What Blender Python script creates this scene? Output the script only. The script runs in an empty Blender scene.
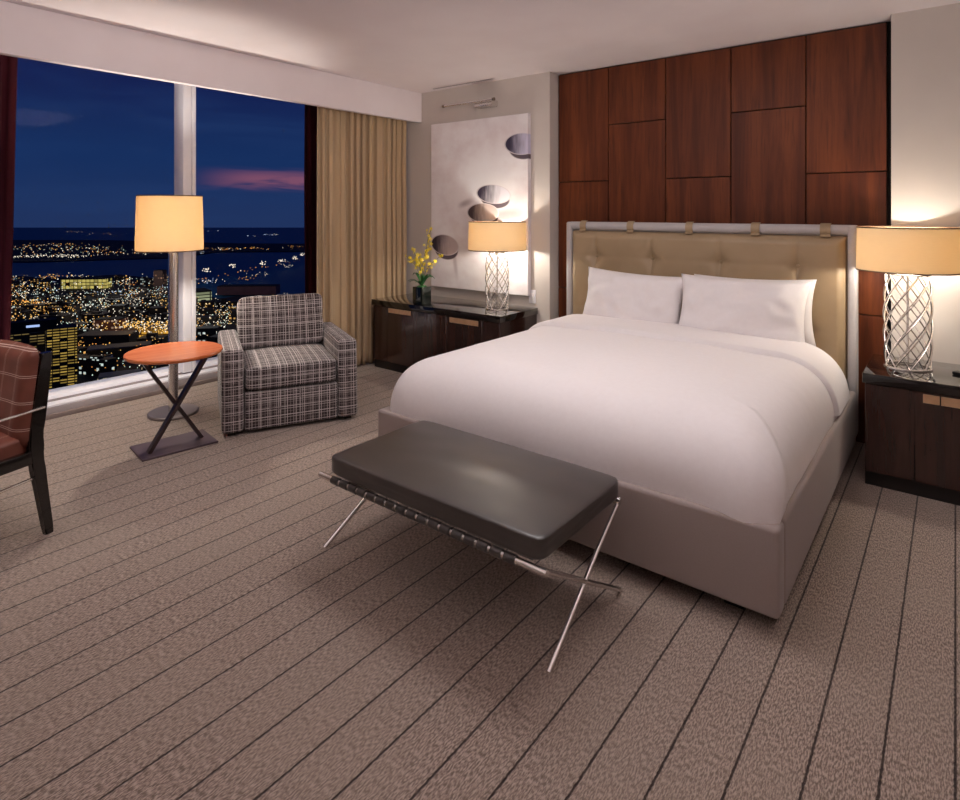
import bpy, bmesh, math, random
from mathutils import Vector, Matrix, noise
random.seed(7)
scene = bpy.context.scene
COL = scene.collection
PI = math.pi
# ------------------------------------------------------------------ helpers
def lin(c):
    c = c / 255.0
    return c / 12.92 if c <= 0.04045 else ((c + 0.055) / 1.055) ** 2.4
def rgb(r, g, b): return (lin(r), lin(g), lin(b), 1.0)

class NT:
    """small node-tree helper"""
    def __init__(s, tree): s.t = tree; s.n = tree.nodes; s.l = tree.links
    def new(s, kind, **kw):
        n = s.n.new(kind)
        for k, v in kw.items(): setattr(n, k, v)
        return n
    def put(s, sock, v):
        if v is None: return
        if hasattr(v, 'is_linked') or hasattr(v, 'links'): s.l.new(v, sock)
        else: sock.default_value = v
    def m(s, op, a, b=None, c=None):
        n = s.new('ShaderNodeMath', operation=op)
        for i, v in enumerate((a, b, c)): s.put(n.inputs[i], v)
        return n.outputs[0]
    def mix(s, f, a, b, blend='MIX'):
        n = s.new('ShaderNodeMix', data_type='RGBA', blend_type=blend)
        s.put(n.inputs[0], f); s.put(n.inputs[6], a); s.put(n.inputs[7], b)
        return n.outputs[2]
    def noise(s, vec, scale, detail=3, rough=.5, dist=0):
        n = s.new('ShaderNodeTexNoise')
        s.put(n.inputs['Vector'], vec); n.inputs['Scale'].default_value = scale
        n.inputs['Detail'].default_value = detail; n.inputs['Roughness'].default_value = rough
        n.inputs['Distortion'].default_value = dist
        return n.outputs[0]
    def coord(s, out='Object'):
        return s.new('ShaderNodeTexCoord').outputs[out]
    def sep(s, v):
        n = s.new('ShaderNodeSeparateXYZ'); s.put(n.inputs[0], v); return n.outputs
    def comb(s, x, y, z):
        n = s.new('ShaderNodeCombineXYZ')
        for i, v in enumerate((x, y, z)): s.put(n.inputs[i], v)
        return n.outputs[0]
    def vmul(s, v, k):
        n = s.new('ShaderNodeVectorMath', operation='MULTIPLY'); s.put(n.inputs[0], v); n.inputs[1].default_value = k
        return n.outputs[0]
    def smooth(s, v, a, b):
        n = s.new('ShaderNodeMapRange', interpolation_type='SMOOTHSTEP')
        s.put(n.inputs[0], v); n.inputs[1].default_value = a; n.inputs[2].default_value = b
        return n.outputs[0]

def mat(name, color=None, rough=.5, metal=0.0, spec=.5, coat=0.0, sheen=0.0):
    m = bpy.data.materials.new(name); m.use_nodes = True
    b = m.node_tree.nodes['Principled BSDF']
    if color: b.inputs['Base Color'].default_value = color
    b.inputs['Roughness'].default_value = rough; b.inputs['Metallic'].default_value = metal
    b.inputs['Specular IOR Level'].default_value = spec; b.inputs['Coat Weight'].default_value = coat
    b.inputs['Sheen Weight'].default_value = sheen
    return m
def BS(m): return m.node_tree.nodes['Principled BSDF']
def bump(N, m, h, strength=.2, dist=.01):
    b = N.new('ShaderNodeBump'); b.inputs['Strength'].default_value = strength; b.inputs['Distance'].default_value = dist
    N.put(b.inputs['Height'], h); N.l.new(b.outputs[0], BS(m).inputs['Normal'])
def noisy(name, c1, c2, scale, rough=.6, bstr=.15, bdist=.004, stretch=(1, 1, 1), **kw):
    m = mat(name, c1, rough, **kw); N = NT(m.node_tree)
    v = N.vmul(N.coord(), stretch); f = N.noise(v, scale, 4)
    N.l.new(N.mix(N.smooth(f, .3, .7), c1, c2), BS(m).inputs['Base Color'])
    if bstr: bump(N, m, f, bstr, bdist)
    return m
def emit(name, color, strength, sample=True):
    m = bpy.data.materials.new(name); m.use_nodes = True; t = m.node_tree; t.nodes.clear()
    e = t.nodes.new('ShaderNodeEmission'); e.inputs[0].default_value = color; e.inputs[1].default_value = strength
    o = t.nodes.new('ShaderNodeOutputMaterial'); t.links.new(e.outputs[0], o.inputs[0])
    if not sample: m.cycles.emission_sampling = 'NONE'
    return m

# ---- mesh builders (all add to a bmesh)
def sharpen(bm, ang=38):
    for f in bm.faces: f.smooth = True
    a = math.radians(ang)
    for e in bm.edges:
        if len(e.link_faces) == 2 and e.calc_face_angle(0) > a: e.smooth = False
def obj(name, bm, m=None, parent=None, loc=(0, 0, 0), rz=0, ang=38):
    bmesh.ops.recalc_face_normals(bm, faces=bm.faces)
    sharpen(bm, ang)
    me = bpy.data.meshes.new(name); bm.to_mesh(me); bm.free()
    o = bpy.data.objects.new(name, me); COL.objects.link(o)
    for mm in (m if isinstance(m, (list, tuple)) else [m]):
        if mm: me.materials.append(mm)
    if parent: o.parent = parent
    o.location = loc; o.rotation_euler = (0, 0, rz)
    return o
def thing(name, label, cat, loc=(0, 0, 0), rz=0, group=None):
    o = bpy.data.objects.new(name, None); COL.objects.link(o); o.location = loc; o.rotation_euler = (0, 0, rz)
    o.empty_display_size = .1
    return tag(o, label, cat, group)
def tag(o, label, cat, group=None, kind=None):
    o['label'] = label; o['category'] = cat
    if group: o['group'] = group
    if kind: o['kind'] = kind
    return o
def struct(o): o['kind'] = 'structure'; return o
def B(): return bmesh.new()
def box(bm, lo, hi, bev=0, seg=2, mtx=None):
    r = bmesh.ops.create_cube(bm, size=1)
    vs = r['verts']
    for v in vs:
        v.co = Vector([lo[i] + (v.co[i] + .5) * (hi[i] - lo[i]) for i in range(3)])
    if bev:
        es = list({e for v in vs for e in v.link_edges})
        g = bmesh.ops.bevel(bm, geom=es, offset=bev, segments=seg, affect='EDGES', profile=.5)
        vs = list({v for f in g['faces'] for v in f.verts} | {v for v in vs if v.is_valid})
    if mtx is not None: bmesh.ops.transform(bm, matrix=mtx, verts=[v for v in vs if v.is_valid])
    return bm
def frame_at(p, q):
    d = (Vector(q) - Vector(p)); 
    return d
def tube(bm, pts, r, n=8, cap=True, rs=None):
    pts = [Vector(p) for p in pts]; rings = []
    up = None
    for i, p in enumerate(pts):
        t = (pts[min(i + 1, len(pts) - 1)] - pts[max(i - 1, 0)]).normalized()
        if up is None:
            a = Vector((0, 0, 1)) if abs(t.z) < .9 else Vector((1, 0, 0))
            x = t.cross(a).normalized()
        else:
            x = (up - t * up.dot(t)).normalized()
        up = x; y = t.cross(x)
        rr = rs[i] if rs else r
        rings.append([bm.verts.new(p + x * rr * math.cos(2 * PI * k / n) + y * rr * math.sin(2 * PI * k / n)) for k in range(n)])
    for a, b in zip(rings, rings[1:]):
        for k in range(n): bm.faces.new((a[k], a[(k + 1) % n], b[(k + 1) % n], b[k]))
    if cap:
        bm.faces.new(rings[0][::-1]); bm.faces.new(rings[-1])
    return bm
def flatbar(bm, pts, w, t, side):
    """rectangular bar swept along pts; w across `side`, t the other way"""
    pts = [Vector(p) for p in pts]; side = Vector(side).normalized(); rings = []
    for i, p in enumerate(pts):
        d = (pts[min(i + 1, len(pts) - 1)] - pts[max(i - 1, 0)]).normalized()
        nrm = d.cross(side).normalized()
        rings.append([bm.verts.new(p + side * sx * w / 2 + nrm * sy * t / 2) for sx, sy in ((1, 1), (-1, 1), (-1, -1), (1, -1))])
    for a, b in zip(rings, rings[1:]):
        for k in range(4): bm.faces.new((a[k], a[(k + 1) % 4], b[(k + 1) % 4], b[k]))
    bm.faces.new(rings[0][::-1]); bm.faces.new(rings[-1])
    return bm
def lathe(bm, prof, n=48, c=(0, 0, 0), closed=False):
    rings = []
    for r, z in prof:
        rings.append([bm.verts.new((c[0] + r * math.cos(2 * PI * k / n), c[1] + r * math.sin(2 * PI * k / n), c[2] + z)) for k in range(n)])
    pr = list(zip(rings, rings[1:])) + ([(rings[-1], rings[0])] if closed else [])
    for a, b in pr:
        for k in range(n): bm.faces.new((a[k], a[(k + 1) % n], b[(k + 1) % n], b[k]))
    if not closed:
        if prof[0][0] > 1e-6: bm.faces.new(rings[0][::-1])
        if prof[-1][0] > 1e-6: bm.faces.new(rings[-1])
    return bm
def cushion(bm, sx, sy, sz, crown=.03, n=20, pw=6, wr=.004, seed=0, edge=.03):
    """soft box centred on the origin: superellipsoid-like, flat-ish faces with rounded borders"""
    bmesh.ops.create_cube(bm, size=2)
    bmesh.ops.subdivide_edges(bm, edges=bm.edges[:], cuts=n, use_grid_fill=True)
    for v in bm.verts:
        p = v.co.copy()
        k = (abs(p.x) ** pw + abs(p.y) ** pw + abs(p.z) ** pw) ** (1 / pw)
        q = p / k
        cr = crown * (1 - q.x ** 2) * (1 - q.y ** 2)
        z = q.z * (sz / 2 + cr)
        d = noise.noise(Vector((q.x * 3 + seed, q.y * 3, q.z * 2))) * wr
        v.co = Vector((q.x * sx / 2, q.y * sy / 2, z)) + p.normalized() * d
    return bm
def pillow_bm(w, h, t, seed=0):
    """pillow lying in the xz plane, thickness on y, with pinched corners"""
    bm = B(); n = 34; g = {}
    for side in (1, -1):
        for i in range(n + 1):
            for j in range(n + 1):
                u = -1 + 2 * i / n; v = -1 + 2 * j / n
                edge = (i in (0, n)) or (j in (0, n))
                if side == -1 and edge: g[(side, i, j)] = g[(1, i, j)]; continue
                pin = 1 - .07 * (1 - abs(v) ** 2) * abs(u) ** 3 ; pin2 = 1 - .085 * (1 - abs(u) ** 2) * abs(v) ** 3
                th = max(0, (1 - abs(u) ** 2.6)) ** .52 * max(0, (1 - abs(v) ** 2.6)) ** .52
                wv = noise.noise(Vector((u * 1.6 + seed, v * 1.7, side * .7 + seed))) * .030 + noise.noise(Vector((u * 5 + seed, v * 3 + 4, side))) * .012
                co = Vector((u * w / 2 * pin, side * (t / 2 * th + wv * min(1, th * 2)), v * h / 2 * pin2))
                g[(side, i, j)] = bm.verts.new(co)
        for i in range(n):
            for j in range(n):
                f = (g[(side, i, j)], g[(side, i + 1, j)], g[(side, i + 1, j + 1)], g[(side, i, j + 1)])
                bm.faces.new(f if side == -1 else f[::-1])
    return bm
def grid_surface(bm, fn, nu, nv):
    vs = [[bm.verts.new(fn(i / nu, j / nv)) for j in range(nv + 1)] for i in range(nu + 1)]
    for i in range(nu):
        for j in range(nv): bm.faces.new((vs[i][j], vs[i + 1][j], vs[i + 1][j + 1], vs[i][j + 1]))
    return bm
def solidify(bm, t):
    bm.normal_update(); vs = bm.verts[:]; fs = bm.faces[:]
    tw_ = {v: bm.verts.new(v.co - v.normal * t) for v in vs}
    bd = [e for e in bm.edges if len(e.link_faces) == 1]
    for f in fs: bm.faces.new([tw_[v] for v in reversed(f.verts)])
    for e in bd:
        a, b = e.verts; bm.faces.new((a, b, tw_[b], tw_[a]))
    return bm
def copy_tree(o, parent=None):
    c = o.copy(); COL.objects.link(c)
    if parent: c.parent = parent
    for ch in list(o.children): copy_tree(ch, c)
    return c

# ------------------------------------------------------------------ camera
F_PX, V0, YAW, H = 600.0, 211.0, math.radians(38.39), 1.52
cam = bpy.data.cameras.new('camera'); co = bpy.data.objects.new('camera', cam); COL.objects.link(co)
cam.sensor_fit = 'HORIZONTAL'; cam.sensor_width = 36; cam.lens = 36 * F_PX / 960
cam.shift_y = -(400 - V0) / 960; cam.clip_end = 20000; cam.clip_start = .05
co.location = (0, 0, H); co.rotation_euler = (PI / 2, 0, YAW)
scene.camera = co
cs, sn = math.cos(YAW), math.sin(YAW)
def polar(depth, a, z=0):       # a spot `depth` metres ahead and a*depth metres to the side of the hotel room's view axis
    return Vector((depth * (-sn + a * cs), depth * (cs + a * sn), z))

# ------------------------------------------------------------------ materials
M = {}
M['ceiling'] = noisy('ceiling_paint', rgb(230, 219, 221), rgb(233, 223, 225), 3, .85, .03, .002)
M['wall'] = noisy('wall_paint', rgb(200, 191, 184), rgb(206, 197, 190), 2, .8, .03, .002)
M['wall_grey'] = noisy('wall_reveal_grey', rgb(140, 132, 126), rgb(150, 142, 135), 2, .8, 0)
M['white_trim'] = noisy('white_window_frame', rgb(232, 229, 234), rgb(238, 235, 240), 2, .35, 0)
M['sill'] = noisy('grey_sill_paint', rgb(138, 128, 130), rgb(148, 138, 140), 2, .6, 0)
M['chrome'] = mat('chrome', rgb(232, 228, 224), .26, 1.0)
M['brushed'] = mat('brushed_grey_metal', rgb(150, 140, 138), .45, .8)
M['bronze_chrome'] = mat('polished_dark_nickel', rgb(150, 138, 125), .16, 1.0)
M['black'] = mat('black_paint', rgb(14, 12, 12), .25)
M['dark'] = mat('dark_plinth', rgb(20, 14, 12), .5)
M['gap'] = mat('dark_gap', rgb(16, 8, 6), .8)

def carpet():
    m = mat('striped_carpet', None, .95, spec=.1, sheen=.25); N = NT(m.node_tree)
    p = N.coord(); x, y, z = N.sep(p)
    wob = N.m('MULTIPLY', N.m('SUBTRACT', N.noise(p, 60, 2), .5), .006)
    t = N.m('FRACT', N.m('ADD', N.m('DIVIDE', N.m('ADD', x, wob), .1575), 100.5))
    d = N.m('ABSOLUTE', N.m('SUBTRACT', t, .5))
    line = N.m('SUBTRACT', 1.0, N.smooth(d, .013, .030))
    line = N.m('MULTIPLY', line, N.m('ADD', .62, N.m('MULTIPLY', N.noise(N.vmul(p, (1, .5, 1)), 120, 2), .7)))
    fleck = N.noise(N.vmul(p, (1.0, .25, 1)), 250, 2, .6)      # loop-pile dashes running along the stripes
    big = N.noise(p, 1.6, 3)
    base = N.mix(N.smooth(fleck, .36, .66), rgb(106, 91, 83), rgb(180, 162, 150))
    base = N.mix(N.m('MULTIPLY', N.smooth(big, .35, .7), .35), base, rgb(152, 138, 126))
    col = N.mix(line, base, rgb(50, 39, 36))
    N.l.new(col, BS(m).inputs['Base Color'])
    bump(N, m, N.m('SUBTRACT', fleck, N.m('MULTIPLY', line, .8)), .55, .006)
    return m
M['carpet'] = carpet()
def wood(name, c1, c2, c3, axis, rough=.35, scale=1.0, coat=0.0):
    m = mat(name, c1, rough, coat=coat); N = NT(m.node_tree)
    st = {'z': (9, 9, .55), 'x': (.6, 9, 9), 'y': (9, .6, 9)}[axis]
    info = N.new('ShaderNodeObjectInfo'); rnd = N.m('MULTIPLY', info.outputs['Random'], 40)
    p = N.new('ShaderNodeVectorMath', operation='ADD'); N.l.new(N.coord(), p.inputs[0]); N.l.new(N.comb(rnd, rnd, rnd), p.inputs[1])
    v = N.vmul(p.outputs[0], st)
    f1 = N.noise(v, 1.5 * scale, 5, .6, .6); f2 = N.noise(v, 9 * scale, 3, .6)
    c = N.mix(N.smooth(f1, .32, .68), c1, c2)
    c = N.mix(N.m('MULTIPLY', N.smooth(f2, .5, .75), .55), c, c3)
    N.l.new(c, BS(m).inputs['Base Color'])
    return m
M['panel'] = wood('reddish_wood_veneer', rgb(76, 32, 14), rgb(108, 54, 25), rgb(56, 22, 10), 'z', .5, .7)
BS(M['panel']).inputs['Specular IOR Level'].default_value = .28
M['table_wood'] = wood('orange_cherry_wood', rgb(196, 104, 56), rgb(214, 124, 70), rgb(180, 90, 46), 'y', .22, .8)
M['cab_wood'] = wood('dark_gloss_veneer', rgb(46, 28, 25), rgb(60, 38, 33), rgb(36, 21, 19), 'z', .14, .8, .35)
M['cab_top'] = mat('black_gloss_top', rgb(14, 10, 10), .06, coat=.5)
M['pull'] = noisy('brass_inlay_pull', rgb(214, 178, 142), rgb(196, 156, 120), 12, .35, 0, metal=.35)
def weave(name, c1, c2, sc, rough=.85, b=.25, sheen=.2):
    m = mat(name, c1, rough, sheen=sheen, spec=.2); N = NT(m.node_tree); p = N.coord()
    f = N.noise(p, sc, 3, .6)
    N.l.new(N.mix(f, c1, c2), BS(m).inputs['Base Color']); bump(N, m, f, b, .002)
    return m
M['linen'] = weave('white_bed_linen', rgb(236, 230, 230), rgb(243, 238, 238), 40, .8, .10, .1)
M['bed_fabric'] = weave('pale_taupe_upholstery', rgb(152, 139, 135), rgb(163, 150, 146), 160, .85, .25)
M['tan'] = noisy('tan_leather', rgb(156, 133, 103), rgb(164, 141, 111), 4, .5, .08, .004)
M['head_frame'] = weave('grey_headboard_frame', rgb(176, 170, 170), rgb(188, 182, 182), 90, .7, .15)
M['curtain'] = weave('beige_curtain_cloth', rgb(190, 164, 130), rgb(202, 176, 142), 120, .8, .15)
M['maroon'] = weave('dark_maroon_blackout_cloth', rgb(52, 12, 24), rgb(62, 16, 29), 90, .9, .1, .0)
def leather(name, c1, c2, rough):
    m = mat(name, c1, rough); N = NT(m.node_tree); p = N.coord()
    f = N.noise(p, 7, 4); g = N.noise(p, 260, 2)
    N.l.new(N.mix(N.smooth(f, .3, .7), c1, c2), BS(m).inputs['Base Color']); bump(N, m, g, .12, .001)
    BS(m).inputs['Specular IOR Level'].default_value = .85; BS(m).inputs['Coat Weight'].default_value = .35; BS(m).inputs['Coat Roughness'].default_value = .32
    return m
M['black_leather'] = leather('black_leather', rgb(44, 39, 37), rgb(52, 46, 43), .40)
def brown_check():
    m = mat('brown_leather_white_stitch', None, .4); N = NT(m.node_tree)
    uv = N.coord(); x, y, z = N.sep(uv)
    def lines(c, per, off):
        t = N.m('ABSOLUTE', N.m('SUBTRACT', N.m('FRACT', N.m('ADD', N.m('DIVIDE', c, per), off)), .5))
        a = N.m('LESS_THAN', N.m('ABSOLUTE', N.m('SUBTRACT', t, .035)), .011)
        return a
    l = N.m('MAXIMUM', N.m('MULTIPLY', lines(x, .118, .26), .5), lines(z, .118, .12))
    f = N.noise(uv, 9, 3)
    base = N.mix(N.smooth(f, .3, .7), rgb(104, 56, 44), rgb(122, 70, 56))
    N.l.new(N.mix(N.m('MULTIPLY', l, .85), base, rgb(220, 198, 186)), BS(m).inputs['Base Color'])
    return m
M['check_leather'] = brown_check()
def plaid():
    m = mat('grey_plaid_tweed', None, .9, sheen=.2, spec=.15); N = NT(m.node_tree)
    tc = N.new('ShaderNodeTexCoord'); p = tc.outputs['Object']; x, y, z = N.sep(p); nx, ny, nz = N.sep(tc.outputs['Normal'])
    brk = N.noise(p, 34, 2); fine = N.noise(p, 190, 2)
    tot = None
    for c, nn, o in ((x, nx, .13), (y, ny, .37), (z, nz, .71)):
        vis = N.m('SUBTRACT', 1.0, N.smooth(N.m('ABSOLUTE', nn), .55, .8))
        for per, w, k, oo in ((.058, .026, .9, o), (.058, .020, .7, o + .27), (.021, .05, .34, o * 2), (.133, .012, .9, o)):
            t = N.m('ABSOLUTE', N.m('SUBTRACT', N.m('FRACT', N.m('ADD', N.m('DIVIDE', c, per), 50 + oo)), .5))
            ln = N.m('MULTIPLY', N.m('MULTIPLY', N.m('SUBTRACT', 1.0, N.smooth(t, w * .7, w * 1.5)), vis), k)
            tot = ln if tot is None else N.m('MAXIMUM', tot, ln)
    tot = N.m('MULTIPLY', tot, N.smooth(brk, .14, .46))
    base = N.mix(N.smooth(fine, .3, .7), rgb(48, 39, 41), rgb(78, 67, 68))
    N.l.new(N.mix(tot, base, rgb(222, 212, 210)), BS(m).inputs['Base Color'])
    bump(N, m, N.m('ADD', fine, tot), .25, .002)
    return m
M['plaid'] = plaid()
def shade_mat(name, col, tr, em=0.0):
    m = bpy.data.materials.new(name); m.use_nodes = True; t = m.node_tree; t.nodes.clear(); N = NT(t)
    x, y, z = N.sep(N.coord())
    thread = N.noise(N.vmul(N.coord(), (1, 1, 14)), 30, 2)
    c = N.mix(N.m('MULTIPLY', thread, .35), col, tuple(k * .8 for k in col[:3]) + (1,))
    d = N.new('ShaderNodeBsdfDiffuse'); N.l.new(c, d.inputs[0])
    tl = N.new('ShaderNodeBsdfTranslucent'); N.l.new(c, tl.inputs[0])
    mx = N.new('ShaderNodeMixShader'); mx.inputs[0].default_value = tr
    N.l.new(d.outputs[0], mx.inputs[1]); N.l.new(tl.outputs[0], mx.inputs[2])
    o = N.new('ShaderNodeOutputMaterial'); N.l.new(mx.outputs[0], o.inputs[0])
    return m
M['shade'] = shade_mat('warm_linen_lampshade', rgb(253, 234, 198), .27)
M['shade_trim'] = mat('brown_shade_trim', rgb(96, 66, 44), .7)
def glass():
    m = bpy.data.materials.new('window_glass'); m.use_nodes = True; t = m.node_tree; t.nodes.clear(); N = NT(t)
    tr = N.new('ShaderNodeBsdfTransparent'); tr.inputs[0].default_value = (.97, .98, 1, 1)
    g = N.new('ShaderNodeBsdfGlossy'); g.inputs['Roughness'].default_value = 0.0
    mx = N.new('ShaderNodeMixShader'); mx.inputs[0].default_value = .0015
    N.l.new(tr.outputs[0], mx.inputs[1]); N.l.new(g.outputs[0], mx.inputs[2])
    o = N.new('ShaderNodeOutputMaterial'); N.l.new(mx.outputs[0], o.inputs[0])
    return m
M['glass'] = glass()

# ------------------------------------------------------------------ room shell
XG = -5.42            # window glass
YW = 4.50             # painted wall, left and right of the timber panelling
YP = 4.63             # face of the recessed timber panelling
ZC = 2.74
XR, YB = 2.2, -2.6
XWL, XWR = -2.785, -.312   # edges of the recess
bm = B(); box(bm, (-5.6, YB - .15, -.1), (XR + .15, 4.9, 0)); struct(obj('floor', bm, M['carpet']))
bm = B(); box(bm, (-5.6, YB - .15, ZC), (XR + .15, 4.9, ZC + .1)); struct(obj('ceiling', bm, M['ceiling']))
bm = B(); box(bm, (-4.39, YB, 2.437), (-4.335, YW, ZC - .0005), .002, 1); struct(obj('ceiling_soffit', bm, M['ceiling']))
bm = B(); box(bm, (-5.6, YW, 0), (XWL, 4.9, ZC), 0); struct(obj('wall_back', bm, M['wall']))
bm = B(); box(bm, (XWR, YW, 0), (XR + .15, 4.9, ZC)); struct(obj('wall_back', bm, M['wall']))
bm = B(); box(bm, (XWL, YP + .03, 0), (XWR, 4.9, ZC)); struct(obj('wall_back', bm, M['gap']))
bm = B(); box(bm, (XR, YB, 0), (XR + .15, YW, ZC)); struct(obj('wall_right', bm, M['wall']))
bm = B(); box(bm, (-5.6, YB - .15, 0), (XR + .15, YB, ZC)); struct(obj('wall_front', bm, M['wall']))
# timber panelling: five columns of offset boards
pan = bpy.data.objects.new('wall_panelling', None); COL.objects.link(pan); struct(pan)
cw = (XWR - XWL) / 5
for c in range(5):
    x0 = XWL + c * cw; seams = [0, .842, 1.776, ZC] if c % 2 == 0 else [0, .38, 1.312, 2.245, ZC]
    for a, b in zip(seams, seams[1:]):
        bm = B(); box(bm, (x0 + .0035 + (.008 if c == 0 else 0), YP, a + .0035), (x0 + cw - .0035 - (.03 if c == 4 else 0), YP + .03, b - (.0035 if b < ZC else .012)), .0015, 1)
        obj('panel', bm, M['panel'], pan)
# window wall: sill, frame, mullion, two panes
YL, YM0, YM1, YR = 1.0, 2.485, 2.588, 4.0
bm = B(); box(bm, (-5.6, YB, 0), (-5.19, YW, .078), .004)
struct(obj('wall_left', bm, M['sill']))
bm = B(); box(bm, (-5.195, YB, 0), (-5.172, YW, .034), .003); struct(obj('baseboard_left', bm, noisy('brown_base_strip', rgb(112, 98, 95), rgb(122, 107, 103), 5, .8, 0)))
bm = B(); box(bm, (-5.6, YB, .078), (-5.205, YW, .096), .004); struct(obj('trim_sill', bm, M['white_trim']))
bm = B(); box(bm, (-5.6, YB, .096), (-5.305, YW, .112), .003); struct(obj('trim_sill', bm, M['white_trim']))
bm = B(); box(bm, (-5.31, YB, .0955), (-5.292, YW, .1105)); struct(obj('trim_sill', bm, M['sill']))
bm = B(); box(bm, (-5.6, YB, .112), (-5.36, YL, ZC)); struct(obj('wall_left', bm, M['wall']))
bm = B(); box(bm, (-5.6, YR, .112), (-5.36, YW, ZC)); struct(obj('wall_left', bm, M['wall']))
for i, (a, b) in enumerate(((YL, YM0), (YM1, YR))):
    w = bpy.data.objects.new('window_%d' % (i + 1), None); COL.objects.link(w); struct(w)
    bm = B()
    box(bm, (XG - .03, a, .112), (XG + .02, b, .135)); box(bm, (XG - .03, a, 2.70), (XG + .02, b, ZC))
    obj('window_frame', bm, M['white_trim'], w)
    bm = B(); box(bm, (XG - .012, a, .135), (XG - .004, b, 2.70)); obj('pane', bm, M['glass'], w)
bm = B()
box(bm, (-5.43, YM0, .112), (-5.255, YM1 - .034, ZC), .003); box(bm, (-5.43, YM1 - .030, .112), (-5.240, YM1, ZC), .003)
struct(obj('trim_mullion', bm, M['white_trim']))

# ------------------------------------------------------------------ curtains
def curtain(name, p0, p1, z0, z1, nf, amp, seed, m, label, bulge=0.0, taper=0.0, lean=0.0):
    p0 = Vector(p0); p1 = Vector(p1); d = p1 - p0; L = d.length; d.normalize(); nrm = Vector((-d.y, d.x, 0))
    rnd = random.Random(seed); ph = [rnd.uniform(-.5, .5) for _ in range(nf + 2)]
    def fn(u, v):
        k = u * nf; i = int(min(k, nf - 1e-6)); w = k + .35 * math.sin(2 * PI * (u * 2.3 + seed)) + .25 * ph[i] * math.sin(PI * (k - i))
        tight = .55 + .45 * min(1, (1 - v) * 3 + .1)
        a = amp * tight * (.75 + .5 * noise.noise(Vector((u * 6 + seed, v * .8, 0))))
        o = a * (2 * abs(math.sin(PI * w + .5 * noise.noise(Vector((u * 4, v * 1.5, seed))))) ** .75 - 1)
        o += .25 * a * math.sin(4 * PI * w + 1.3) + .02 * noise.noise(Vector((u * 3, v * 2, seed + 5)))
        along = u * (L + lean * v) + taper * (1 - v) * (1 - u) + .012 * math.sin(4 * PI * w)
        q = p0 + d * along + nrm * (o + bulge * math.sin(PI * min(1, v * 1.2)) * (1 - v))
        return (q.x, q.y, z0 + (z1 - z0) * v)
    bm = B(); grid_surface(bm, fn, nf * 16, 26); solidify(bm, .006)
    return tag(obj(name, bm, m, ang=180), label, 'curtain')
curtain('curtain', (-4.62, 3.41, 0), (-4.515, 4.47, 0), .012, 2.70, 12, .040, 3, M['curtain'], 'beige full-length pleated curtain gathered between the window and the painting')
curtain('blackout_curtain', (-5.27, 3.735, 0), (-5.27, 4.40, 0), .118, 2.72, 5, .018, 5, M['maroon'], 'dark maroon blackout drape between the beige curtain and the right window pane')
curtain('blackout_curtain', (-5.27, .55, 0), (-5.27, 1.272, 0), .118, 2.72, 5, .018, 8, M['maroon'], 'dark maroon blackout drape at the far left edge, behind the brown chair', lean=.055)

# ------------------------------------------------------------------ bed
BX0, BX1, BY0, BY1 = -2.58, -.487, 2.312, 4.47
bed = thing('bed', 'king bed with pale taupe upholstered frame and tan tufted headboard on wood-panelled wall', 'bed', ((BX0 + BX1) / 2, BY0, 0))
ox, oy = bed.location.x, bed.location.y
def bb(lo, hi, bev, seg=4): return box(B(), (lo[0] - ox, lo[1] - oy, lo[2]), (hi[0] - ox, hi[1] - oy, hi[2]), bev, seg)
obj('footboard', bb((BX0, BY0, .068), (BX1, BY0 + .095, .392), .018), M['bed_fabric'], bed)
def side_rail(x0, x1, out):
    bm = bb((x0, BY0 + .0955, .068), (x1, BY1 - .06, .392), .018)
    return obj('side_rail', bm, M['bed_fabric'], bed)
side_rail(BX0, BX0 + .095, -1); side_rail(BX1 - .095, BX1, 1)
obj('mattress', bb((BX0 + .1, BY0 + .1, .2), (BX1 - .1, BY1 - .09, .60), .06), M['linen'], bed)
for x in (BX0 + .18, BX1 - .18):
    for y in (BY0 + .14, BY1 - .3):
        obj('leg', bb((x - .04, y - .04, 0), (x + .04, y + .04, .068), .004, 1), M['dark'], bed)
# headboard: grey frame, tan cushion hung from the top roll by tabs
hb = obj('headboard', bb((BX0 + .02, 4.47, .09), (BX1 - .02, 4.60, 1.385), .012), M['head_frame'], bed)
for x in (BX0 + .0, BX1 - .05):
    bm = B(); box(bm, (x - ox, 4.425 - oy, .09), (x + .05 - ox, 4.535 - oy, 1.43), .016, 3); obj('frame_post', bm, M['head_frame'], hb)
bm = B(); tube(bm, [(BX0 + .03 - ox, 4.462 - oy, 1.398), (BX1 - .03 - ox, 4.462 - oy, 1.398)], .034, 14); obj('top_roll', bm, M['head_frame'], hb)
TX = [-2.296, -1.824, -1.317, -.82]; seamx = TX
def hcush(u, v):
    x = BX0 + .052 + u * (BX1 - BX0 - .104); z = .44 + v * (1.358 - .44)
    e = min(u * (BX1 - BX0), (1 - u) * (BX1 - BX0), v * .92, (1 - v) * .92) 
    y = 4.47 - .075 * min(1, (e / .05)) ** .45
    for t in TX:
        y += .006 * math.exp(-((x - t) / .012) ** 2)
        for tz in (1.155, .74):
            y += .026 * math.exp(-(((x - t) ** 2 + (z - tz) ** 2) / .055 ** 2)) + .012 * math.exp(-(((x - t) / .02) ** 2 + ((z - tz) / .13) ** 2)) + .006 * math.exp(-(((x - t) / .16) ** 2 + ((z - tz) / .02) ** 2))
    y += .004 * noise.noise(Vector((x * 6, z * 6, 1)))
    return (x - ox, y - oy, z)
bm = B(); grid_surface(bm, hcush, 170, 80); pc = obj('tufted_cushion', bm, M['tan'], hb, ang=70)
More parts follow.
